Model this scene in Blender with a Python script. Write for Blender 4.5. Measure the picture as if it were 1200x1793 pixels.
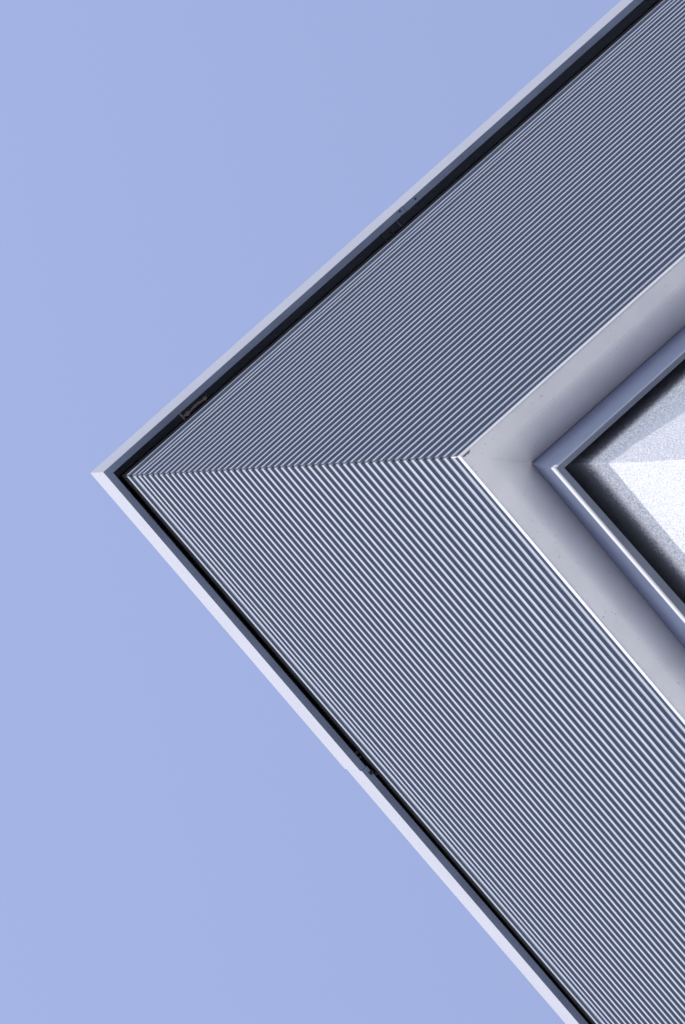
import bpy, bmesh, math, random
from mathutils import Matrix, Vector
random.seed(7)
sc = bpy.context.scene
for o in list(bpy.data.objects):
    bpy.data.objects.remove(o, do_unlink=True)
C = sc.collection
rad = math.radians

# ---------------------------------------------------------------- camera
H = 31.6                                   # height of the overhang's underside above the ground
cam_d = bpy.data.cameras.new('camera')
cam = bpy.data.objects.new('camera', cam_d); C.objects.link(cam)
cam_d.sensor_fit = 'VERTICAL'; cam_d.sensor_height = 36.0
cam_d.lens = 36.0 * 11939.5 / 1793.0
cam_d.clip_start = 0.5; cam_d.clip_end = 2000
R = Matrix(((0.7366914, 0.6567849, -0.160995), (0.6430786, -0.7540605, -0.1335762), (-0.2091308, -0.005128, -0.9778742)))
cam.matrix_world = Matrix.Translation((-5.5156, -4.26657, H - 30.0)) @ R.to_4x4()
sc.camera = cam

# ---------------------------------------------------------------- sky, sun, exposure
SUN_EL = 49.0; SUN_AZ = 27.0               # azimuth measured from -X towards -Y
sd = Vector((-math.cos(rad(SUN_AZ)) * math.cos(rad(SUN_EL)), -math.sin(rad(SUN_AZ)) * math.cos(rad(SUN_EL)), math.sin(rad(SUN_EL))))
w = bpy.data.worlds.new('World'); sc.world = w; w.use_nodes = True
nt = w.node_tree; bg = nt.nodes['Background']
sky = nt.nodes.new('ShaderNodeTexSky'); sky.sky_type = 'NISHITA'; sky.sun_disc = False
sky.sun_elevation = rad(SUN_EL); sky.sun_rotation = math.atan2(sd.x, sd.y)
sky.altitude = 100; sky.air_density = 2.0; sky.dust_density = 1.0; sky.ozone_density = 2.0
hs = nt.nodes.new('ShaderNodeHueSaturation'); hs.inputs['Hue'].default_value = 0.527; hs.inputs['Saturation'].default_value = 0.88
nt.links.new(sky.outputs[0], hs.inputs['Color']); nt.links.new(hs.outputs[0], bg.inputs['Color'])
bg.inputs['Strength'].default_value = 0.15
sl = bpy.data.lights.new('sun', 'SUN'); sl.energy = 2.3; sl.angle = rad(0.5); sl.color = (1.0, 0.93, 0.83)
so = bpy.data.objects.new('sun', sl); C.objects.link(so); so.location = (-20, -10, 60)
so.rotation_euler = sd.to_track_quat('Z', 'Y').to_euler()
sc.view_settings.view_transform = 'Standard'; sc.view_settings.look = 'None'
sc.view_settings.exposure = 0.45; sc.view_settings.gamma = 1.0

# ---------------------------------------------------------------- materials
def mat(name, col, rough=0.5, metal=0.0, var=0.06, vscale=3.0, bump=0.0, bscale=200.0, spec=0.5, grime=None, stretch=(1, 1, 1)):
    m = bpy.data.materials.new(name); m.use_nodes = True
    t = m.node_tree; b = t.nodes['Principled BSDF']
    b.inputs['Roughness'].default_value = rough; b.inputs['Metallic'].default_value = metal
    b.inputs['Specular IOR Level'].default_value = spec
    tc = t.nodes.new('ShaderNodeTexCoord')
    mp = t.nodes.new('ShaderNodeMapping'); mp.inputs['Scale'].default_value = stretch
    t.links.new(tc.outputs['Object'], mp.inputs['Vector'])
    n = t.nodes.new('ShaderNodeTexNoise'); n.inputs['Scale'].default_value = vscale; n.inputs['Detail'].default_value = 5
    t.links.new(mp.outputs[0], n.inputs['Vector'])
    r = t.nodes.new('ShaderNodeMapRange'); r.inputs['From Min'].default_value = 0.3; r.inputs['From Max'].default_value = 0.7
    r.inputs['To Min'].default_value = 1 - var; r.inputs['To Max'].default_value = 1 + var
    t.links.new(n.outputs['Fac'], r.inputs['Value'])
    mx = t.nodes.new('ShaderNodeVectorMath'); mx.operation = 'SCALE'
    mx.inputs[0].default_value = col; t.links.new(r.outputs[0], mx.inputs['Scale'])
    last = mx.outputs[0]
    if grime:
        gscale, gcol, lo, hi = grime
        g = t.nodes.new('ShaderNodeTexNoise'); g.inputs['Scale'].default_value = gscale; g.inputs['Detail'].default_value = 3
        t.links.new(tc.outputs['Object'], g.inputs['Vector'])
        gr = t.nodes.new('ShaderNodeMapRange'); gr.inputs['From Min'].default_value = lo; gr.inputs['From Max'].default_value = hi
        t.links.new(g.outputs['Fac'], gr.inputs['Value'])
        gm = t.nodes.new('ShaderNodeMix'); gm.data_type = 'RGBA'
        t.links.new(gr.outputs[0], gm.inputs[0]); t.links.new(last, gm.inputs[6]); gm.inputs[7].default_value = (*gcol, 1)
        last = gm.outputs[2]
    t.links.new(last, b.inputs['Base Color'])
    if bump:
        n2 = t.nodes.new('ShaderNodeTexNoise'); n2.inputs['Scale'].default_value = bscale; n2.inputs['Detail'].default_value = 4
        t.links.new(tc.outputs['Object'], n2.inputs['Vector'])
        bp = t.nodes.new('ShaderNodeBump'); bp.inputs['Strength'].default_value = 1.0; bp.inputs['Distance'].default_value = bump
        t.links.new(n2.outputs['Fac'], bp.inputs['Height']); t.links.new(bp.outputs[0], b.inputs['Normal'])
    return m

M = {}
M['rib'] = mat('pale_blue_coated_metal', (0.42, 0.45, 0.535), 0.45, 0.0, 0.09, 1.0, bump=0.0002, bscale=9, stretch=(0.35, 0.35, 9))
M['groove'] = mat('shaded_rib_flank', (0.165, 0.195, 0.275), 0.4, 0.0, 0.06, 6)  # cladding colour darkened to carry the shade on the rib flanks
M['recess'] = mat('shaded_groove_back', (0.20, 0.23, 0.30), 0.45, 0.0, 0.05, 6)  # cladding colour toned down to carry the shade inside the grooves
M['coping'] = mat('white_coated_metal', (0.50, 0.495, 0.55), 0.4, 0.0, 0.03, 2.5)
M['under'] = mat('shaded_coping_underside', (0.19, 0.23, 0.32), 0.5, 0.0, 0.15, 4)  # coping's underside: its shade is put into this darker colour
M['dark'] = mat('dark_membrane', (0.085, 0.08, 0.085), 0.7, 0.0, 0.2, 6)
M['flashing'] = mat('dark_grey_flashing', (0.08, 0.09, 0.13), 0.5, 0.0, 0.1, 5)
M['batten'] = mat('brown_batten', (0.032, 0.034, 0.042), 0.7, 0.0, 0.2, 10)
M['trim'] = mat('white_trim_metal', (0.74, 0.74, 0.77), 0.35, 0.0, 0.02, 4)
M['soffit'] = mat('light_grey_soffit_paint', (0.85, 0.84, 0.815), 0.6, 0.0, 0.05, 5, grime=(60, (0.56, 0.54, 0.55), 0.685, 0.76))
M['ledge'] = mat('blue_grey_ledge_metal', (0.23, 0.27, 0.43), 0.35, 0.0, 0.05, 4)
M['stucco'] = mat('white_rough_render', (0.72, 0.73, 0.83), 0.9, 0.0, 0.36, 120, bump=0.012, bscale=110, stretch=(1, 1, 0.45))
# shade of the slot painted in: render colour darkens raggedly behind the ledge
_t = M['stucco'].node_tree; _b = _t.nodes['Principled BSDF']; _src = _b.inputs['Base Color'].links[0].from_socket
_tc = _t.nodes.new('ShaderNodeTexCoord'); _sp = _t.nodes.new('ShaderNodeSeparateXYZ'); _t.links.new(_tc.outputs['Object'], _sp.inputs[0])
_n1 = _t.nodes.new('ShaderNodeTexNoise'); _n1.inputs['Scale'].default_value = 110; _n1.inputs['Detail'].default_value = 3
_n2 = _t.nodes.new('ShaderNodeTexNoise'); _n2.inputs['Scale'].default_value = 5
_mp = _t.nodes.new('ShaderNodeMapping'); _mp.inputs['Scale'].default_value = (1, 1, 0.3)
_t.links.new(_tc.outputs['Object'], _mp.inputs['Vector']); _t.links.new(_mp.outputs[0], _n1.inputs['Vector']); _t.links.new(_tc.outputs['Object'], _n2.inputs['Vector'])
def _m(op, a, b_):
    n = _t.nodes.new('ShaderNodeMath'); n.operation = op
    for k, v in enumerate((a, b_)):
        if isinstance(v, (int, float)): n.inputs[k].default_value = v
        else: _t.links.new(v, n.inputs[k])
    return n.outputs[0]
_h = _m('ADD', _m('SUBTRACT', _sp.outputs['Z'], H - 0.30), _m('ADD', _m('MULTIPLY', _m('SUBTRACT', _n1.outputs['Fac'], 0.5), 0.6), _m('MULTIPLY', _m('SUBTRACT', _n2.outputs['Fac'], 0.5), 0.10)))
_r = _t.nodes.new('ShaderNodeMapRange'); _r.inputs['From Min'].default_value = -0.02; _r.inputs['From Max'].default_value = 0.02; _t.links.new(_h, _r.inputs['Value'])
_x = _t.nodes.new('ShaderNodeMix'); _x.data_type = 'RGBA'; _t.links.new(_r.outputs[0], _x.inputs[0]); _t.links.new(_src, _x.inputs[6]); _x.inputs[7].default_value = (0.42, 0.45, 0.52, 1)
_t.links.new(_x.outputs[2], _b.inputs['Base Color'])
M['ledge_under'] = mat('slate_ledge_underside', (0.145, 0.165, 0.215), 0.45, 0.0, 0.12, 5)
M['rust'] = mat('rusty_steel', (0.17, 0.13, 0.12), 0.8, 0.0, 0.4, 60)
M['screw'] = mat('black_screw_steel', (0.01, 0.01, 0.012), 0.5, 0.0, 0.1, 20)
M['roof'] = mat('grey_roof_membrane', (0.3, 0.3, 0.31), 0.9, 0.0, 0.1, 2)
M['ground'] = mat('light_concrete_paving', (0.40, 0.40, 0.42), 0.9, 0.0, 0.12, 0.6)

# ---------------------------------------------------------------- helpers
def link_mesh(name, verts, faces, m, parent=None, bevel=0):
    me = bpy.data.meshes.new(name); me.from_pydata(verts, [], faces); me.update()
    bm = bmesh.new(); bm.from_mesh(me)
    bmesh.ops.remove_doubles(bm, verts=bm.verts, dist=1e-6)
    bmesh.ops.recalc_face_normals(bm, faces=bm.faces)
    bm.to_mesh(me); bm.free()
    o = bpy.data.objects.new(name, me); C.objects.link(o)
    for x in (m if isinstance(m, (list, tuple)) else [m]): me.materials.append(x)
    if parent: o.parent = parent
    if bevel:
        b = o.modifiers.new('bevel', 'BEVEL'); b.width = bevel; b.segments = 3; b.limit_method = 'ANGLE'
    return o

class MB:
    def __init__(s): s.v = []; s.f = []
    def box(s, x0, y0, z0, x1, y1, z1):
        i = len(s.v)
        s.v += [(x, y, z) for z in (z0, z1) for y in (y0, y1) for x in (x0, x1)]
        s.f += [tuple(i + k for k in q) for q in ((0, 2, 3, 1), (4, 5, 7, 6), (0, 1, 5, 4), (2, 6, 7, 3), (0, 4, 6, 2), (1, 3, 7, 5))]
    def cyl(s, c, r, h, n=10, axis='z'):
        i = len(s.v)
        for k in (0, 1):
            for j in range(n):
                a = 2 * math.pi * j / n
                s.v.append((c[0] + r * math.cos(a), c[1] + r * math.sin(a), c[2] + h * k))
        s.f.append(tuple(range(i + n - 1, i - 1, -1))); s.f.append(tuple(range(i + n, i + 2 * n)))
        for j in range(n):
            s.f.append((i + j, i + (j + 1) % n, i + n + (j + 1) % n, i + n + j))
    def build(s, name, m, parent=None, bevel=0): return link_mesh(name, s.v, s.f, m, parent, bevel)

def sweep(mb, sections, closed=True):
    """sections: list of rings (same number of points), joined in order; end caps when closed"""
    i0 = len(mb.v); n = len(sections[0])
    for s in sections: mb.v += [tuple(p) for p in s]
    for k in range(len(sections) - 1):
        a = i0 + k * n; b = a + n
        for j in range(n if closed else n - 1):
            mb.f.append((a + j, a + (j + 1) % n, b + (j + 1) % n, b + j))
    if closed:
        mb.f.append(tuple(range(i0 + n - 1, i0 - 1, -1)))
        e = i0 + (len(sections) - 1) * n
        mb.f.append(tuple(range(e, e + n)))

LEN = 24.0

# ---------------------------------------------------------------- the ground
g = MB(); g.v = [(-900, -900, 0), (900, -900, 0), (900, 900, 0), (-900, 900, 0)]; g.f = [(0, 1, 2, 3)]
go = g.build('ground', M['ground']); go['kind'] = 'structure'

# ---------------------------------------------------------------- the building
bld = bpy.data.objects.new('building', None); C.objects.link(bld); bld.location = (0, 0, 0)
bld['label'] = 'building corner with pale ribbed metal cladding, white coping and rough white wall under its overhang'
bld['category'] = 'building'
Z = H

# ribbed cladding: one rib every 168 mm
P = 0.1684; HF = 0.051; FO = 0.010; GD = 0.0045
centres = [0.113 + P * k for k in range(46)]
centres += [centres[-1] + 0.186, centres[-1] + 0.186 + 0.146, centres[-1] + 0.186 + 0.292, centres[-1] + 0.186 + 0.292 + 0.205]
ZT = centres[-1] + 0.06
def rib_profile():
    pts = [(-GD, 0.052)]
    for c in centres:
        pts += [(-GD, c - HF / 2 + 0.0), (FO, c - HF / 2 - 0.001), (FO, c + HF / 2), (-GD, c + HF / 2 + 0.006)]
    pts.append((-GD, ZT))
    return pts
prof = rib_profile()
GAP = 0.0045
def cladding(wing):
    mb = MB()
    a = []; b = []
    for (o, z) in prof:
        if wing == 'y':       # wing running along +X, facing -Y
            a.append((-o + 0.003, -o, Z + z)); b.append((LEN, -o, Z + z))
        else:
            a.append((-o, -o + 0.008, Z + z)); b.append((-o, LEN, Z + z))
    sweep(mb, [a, b], closed=False)
    # solid rib ends at the mitre
    k = 1
    while k + 3 < len(prof):
        q = [a[k], a[k + 1], a[k + 2], a[k + 3]]
        i = len(mb.v); mb.v += q; mb.f.append((i, i + 1, i + 2, i + 3)); k += 4
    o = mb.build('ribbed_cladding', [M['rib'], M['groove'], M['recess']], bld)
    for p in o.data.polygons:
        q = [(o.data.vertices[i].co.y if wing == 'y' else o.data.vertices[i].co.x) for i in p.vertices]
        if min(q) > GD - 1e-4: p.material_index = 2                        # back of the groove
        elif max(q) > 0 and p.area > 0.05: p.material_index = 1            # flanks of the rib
    return o
cladding('y'); cladding('x')

# wall core behind the cladding and the roof slab
mb = MB(); mb.box(0.0062, 0.0062, Z + 0.245, LEN - 0.02, LEN - 0.02, Z + 8.36)
mb.build('wall_core', M['flashing'], bld)
mb = MB(); mb.box(0.002, 0.002, Z + ZT + 0.002, LEN - 0.03, LEN - 0.03, Z + 8.60)
mb.build('flashing', M['flashing'], bld)
mb = MB(); mb.box(0.022, 0.022, Z + 8.602, LEN - 0.02, LEN - 0.02, Z + 8.90)
mb.build('parapet_upstand', M['dark'], bld)
mb = MB(); mb.box(0.10, 0.10, Z + 8.901, LEN - 0.1, LEN - 0.1, Z + 8.95)
mb.build('roof', M['roof'], bld)

def angle_run(mb, ring, far_x, far_y):
    """ring: list of (dx, dy, z) at the mitre; far_x / far_y: functions giving the plan coordinate at the far end of each wing"""
    up = [(LEN, far_y(i, p), p[2]) for i, p in enumerate(ring)]
    lo = [(far_x(i, p), LEN, p[2]) for i, p in enumerate(ring)]
    sweep(mb, [up, [tuple(p) for p in ring], lo])

# battens above the top rib
for zz, h, o in ((Z + ZT + 0.09, 0.028, -0.003), (Z + 8.58, 0.02, -0.004)):
    mb = MB()
    angle_run(mb, [(o, o, zz), (o, o, zz + h), (0.0015, 0.0015, zz + h), (0.0015, 0.0015, zz)], lambda i, p: p[0], lambda i, p: p[1])
    mb.build('batten', M['batten'], bld)

# coping: two wings, each of joined lengths
ZB = Z + 8.556; ZC = Z + 8.984
def coping_y(s0, s1, dy, corner=False, oz=0.0):
    # wing along X: outer face near y=-0.077 .. -0.095, lip inner edge y=-0.0355 .. -0.052
    o = lambda s: -0.0945 - 0.0042 * s + dy
    l = lambda s: -0.0545 - 0.0040 * s + dy
    def ring(s, mit):
        ro, rl = o(s), l(s)
        xo = -0.0765 if mit else s; xl = -0.0355 if mit else s; xt = 0.6 if mit else s
        return [(xo, ro, ZB - oz), (xo, ro, ZC + oz), (xt, 0.6, ZC + oz), (xt, 0.6, ZC - 0.012), (xl if not mit else xl, rl, ZC - 0.012), (xl, rl, ZB - oz)]
    return ring(s0, corner), ring(s1, False)
def coping_x(s0, s1, dx, corner=False, oz=0.0):
    o = lambda s: -0.0765 + 0.0010 * s + dx
    l = lambda s: -0.0355 + 0.0012 * s + dx
    def ring(s, mit):
        ro, rl = o(s), l(s)
        yo = -0.0945 if mit else s; yl = -0.0545 if mit else s; yt = 0.6 if mit else s
        return [(ro, yo, ZB - oz), (ro, yo, ZC + oz), (0.6, yt, ZC + oz), (0.6, yt, ZC - 0.012), (rl, yl, ZC - 0.012), (rl, yl, ZB - oz)]
    return ring(s0, corner), ring(s1, False)
def coping_piece(rings):
    a, b = rings; n = len(a)
    v = list(a) + list(b); f = []; mi = []
    for j in range(n):
        f.append((j, (j + 1) % n, n + (j + 1) % n, n + j))
    f.append(tuple(range(n - 1, -1, -1))); f.append(tuple(range(n, 2 * n)))
    o = link_mesh('coping', v, f, [M['coping'], M['under']], bld)
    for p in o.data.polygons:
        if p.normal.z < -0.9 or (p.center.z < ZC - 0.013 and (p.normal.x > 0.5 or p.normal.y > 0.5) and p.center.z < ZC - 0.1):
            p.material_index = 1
    return o
JY = 2.265; JX = 2.20
cy1 = coping_piece(coping_y(0.0, JY, 0.0, True)); cy2 = coping_piece(coping_y(JY + 0.002, 6.2, 0.0015)); cy3 = coping_piece(coping_y(6.203, LEN, 0.0))
cx1 = coping_piece(coping_x(0.0, JX, 0.0, True)); cx2 = coping_piece(coping_x(JX + 0.002, 6.0, 0.0065)); cx3 = coping_piece(coping_x(6.003, LEN, 0.006))

# bottom trim of the cladding
mb = MB()
t0, t1 = Z, Z + 0.073
angle_run(mb, [(0, 0, t0), (0, 0, t1), (0.006, 0.006, t1), (0.006, 0.006, t0 + 0.002), ], lambda i, p: p[0], lambda i, p: p[1])
mb.build('base_trim', M['trim'], bld, 0.0008)

# soffit, turned up towards the ledge
SR = 0.155
mb = MB()
ring = [(0.0065, 0.0065, Z + 0.24), (0.0065, 0.0065, Z + 0.006), (0.085, 0.085, Z + 0.006)]
for k in range(1, 13):
    t = k / 12; ring.append((0.085 + 0.178 * t, 0.085 + 0.178 * t, Z + 0.006 + SR * t ** 1.6))
ring += [(0.263, 0.263, Z + 0.24)]
angle_run(mb, ring, lambda i, p: p[0], lambda i, p: p[1])
mb.build('soffit', M['soffit'], bld)

# ledge under the soffit: section tilts slightly along each wing
ZL = Z - 0.36
def ledge():
    mb = MB()
    def sec(tx, ty, cx, cy, ex, ey, fx=None, fy=None):
        # top, bottom outer, bottom inner, top inner
        ch = 0.004
        tx += 0.017; ty += 0.010
        P_ = [(tx, ty, Z + 0.19), (cx, cy, ZL + ch), (cx + ch, cy + ch, ZL), (ex, ey, ZL), (ex, ey, ZL + 0.012), (ex, ey, Z + 0.19)]
        if fx is not None: P_ = [(fx, q[1], q[2]) for q in P_]
        if fy is not None: P_ = [(q[0], fy, q[2]) for q in P_]
        return P_
    secs = [sec(0, .2545, 0, .268, 0, .295, fx=LEN), sec(0, .2545, 0, .268, 0, .295, fx=1.4), sec(.243, .2545, .2255, .2705, .2600, .300),
            sec(.2245, 0, .2365, 0, .283, 0, fy=1.4), sec(.2245, 0, .2365, 0, .283, 0, fy=LEN)]
    sweep(mb, secs)
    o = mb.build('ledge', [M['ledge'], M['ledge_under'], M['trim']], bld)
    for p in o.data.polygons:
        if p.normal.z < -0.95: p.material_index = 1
        elif max(p.normal.x, p.normal.y) > 0.9: p.material_index = 2  # white back face added to bounce light into the slot
    return o
ledge()

# white strip painting in the sunlit foot of the ledge along one wing
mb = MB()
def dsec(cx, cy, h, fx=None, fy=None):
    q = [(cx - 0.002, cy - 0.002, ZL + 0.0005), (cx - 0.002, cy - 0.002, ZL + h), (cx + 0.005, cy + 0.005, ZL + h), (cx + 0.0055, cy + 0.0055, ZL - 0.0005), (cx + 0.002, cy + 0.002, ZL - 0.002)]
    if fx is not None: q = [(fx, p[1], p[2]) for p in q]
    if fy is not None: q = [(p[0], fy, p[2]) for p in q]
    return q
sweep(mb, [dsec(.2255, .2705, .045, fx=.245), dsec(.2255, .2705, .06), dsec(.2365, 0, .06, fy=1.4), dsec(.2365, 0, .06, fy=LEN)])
mb.build('sunlit_strip', M['trim'], bld)

mb = MB()  # pale strip painting in the thin highlight on the other wing's ledge edge
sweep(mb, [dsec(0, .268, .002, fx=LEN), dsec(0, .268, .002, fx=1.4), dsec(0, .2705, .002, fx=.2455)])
mb.build('edge_highlight', M['rib'], bld)

# rough white wall running up behind the ledge, an open slot between the two
WD = 0.385
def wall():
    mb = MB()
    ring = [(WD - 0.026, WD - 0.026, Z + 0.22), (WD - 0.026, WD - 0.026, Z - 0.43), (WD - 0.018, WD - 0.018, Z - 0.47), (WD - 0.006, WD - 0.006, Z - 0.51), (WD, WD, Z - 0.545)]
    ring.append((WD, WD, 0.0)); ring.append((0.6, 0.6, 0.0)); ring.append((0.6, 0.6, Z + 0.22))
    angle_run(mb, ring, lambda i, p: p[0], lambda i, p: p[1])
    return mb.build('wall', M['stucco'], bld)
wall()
# the storeys' bulk behind the rough wall
mb = MB(); mb.box(0.58, 0.58, 0.0, LEN - 0.02, LEN - 0.02, Z + 0.21); mb.build('wall_bulk', M['roof'], bld)

# small fixings under the coping
def fixing(x, y, z, r=0.006, h=0.006, name='screw', parent=cy1):
    mb = MB(); mb.cyl((x, y, z - h), r, h, 10); return mb.build(name, M['screw'], parent)
fixing(2.234, -0.0905, ZB, parent=cy2); fixing(2.352, -0.0855, ZB, parent=cy2); fixing(2.340, -0.0490, ZB, parent=cx2)

def bracket_y(x, w_, parent, y0=-0.045, y1=0.012, m='screw', dz=0.0, t=0.02):
    x -= 0.019; y0 -= 0.019; y1 -= 0.006
    mb = MB(); mb.box(x, y0, ZB + 0.004 + dz, x + w_, y1, ZB + 0.004 + t + dz)
    mb.box(x + w_ * .3, y0 + 0.004, ZB - 0.004 + dz, x + w_ * .7, y1 - 0.004, ZB + 0.004 + dz)
    return mb.build('bracket', M[m], parent, 0.001)
bracket_y(2.075, 0.014, cy2); bracket_y(2.135, 0.012, cy2, -0.030); fixing(2.225, -0.060, ZB + 0.002, 0.007, parent=cy1)
def bracket_x(y, w_, parent, x0=-0.02, x1=0.012, m='screw'):
    y -= 0.019; x0 -= 0.019; x1 -= 0.008
    mb = MB(); mb.box(x0, y, ZB - 0.003, x1, y + w_, ZB + 0.02)
    mb.box(x0 + 0.004, y + w_ * .3, ZB - 0.008, x1 - 0.004, y + w_ * .7, ZB - 0.003)
    return mb.build('bracket', M[m], parent, 0.001)
bracket_x(2.115, 0.016, cx2, -0.012, 0.010); bracket_x(2.150, 0.012, cx2, -0.014, -0.004)
bracket_x(2.255, 0.022, cx2, -0.0245, -0.008); bracket_x(2.282, 0.018, cx2, 0.000, 0.012)
# torn rusty strap hanging in the slot near the corner
mb = MB(); pts = []
n = 22
for k in range(n + 1):
    t = k / n; x = 0.501 + 0.165 * t
    pts.append((x, -0.0265 + 0.0035 * math.sin(9 * t) + random.uniform(-.0015, .0015), ZB + 0.01 + random.uniform(-.004, .004), 0.0045 + 0.003 * abs(math.sin(7 * t + 1)) + (0.006 if k in (2, 3, n - 2) else 0)))
sweep(mb, [[(x, y - r_, z), (x, y - r_, z + 0.006), (x, y + r_, z + 0.007), (x, y + r_, z + 0.001)] for (x, y, z, r_) in pts])
o = mb.build('strap', M['rust'], cy1); o['label'] = 'torn rusty metal strap hanging in the slot'
mb = MB(); mb.box(0.478, -0.053, ZB + 0.002, 0.488, -0.010, ZB + 0.02); mb.box(0.488, -0.031, ZB + 0.004, 0.505, -0.021, ZB + 0.016)
mb.build('bracket', M['rust'], cy1, 0.001)

# smear of old sealant at the inside corner of the base trim
mb = MB(); k0 = len(mb.v)
for t, h in ((0.0, .0015), (.2, .004), (.45, .003), (.7, .0045), (.9, .002), (1.0, .0005)):
    x = 0.008 + 0.045 * t; mb.v += [(x, 0.0068, Z + 0.0045), (x, 0.0068 + h * 2.2, Z + 0.0045), (x, 0.0068 + h * 2.2, Z + 0.0062), (x, 0.0068, Z + 0.0062)]
for q in range(5):
    a = k0 + q * 4; b = a + 4
    for j in range(4): mb.f.append((a + j, a + (j + 1) % 4, b + (j + 1) % 4, b + j))
mb.f += [(k0 + 3, k0 + 2, k0 + 1, k0), (k0 + 20, k0 + 21, k0 + 22, k0 + 23)]
mb.build('sealant', M['rust'], bld)
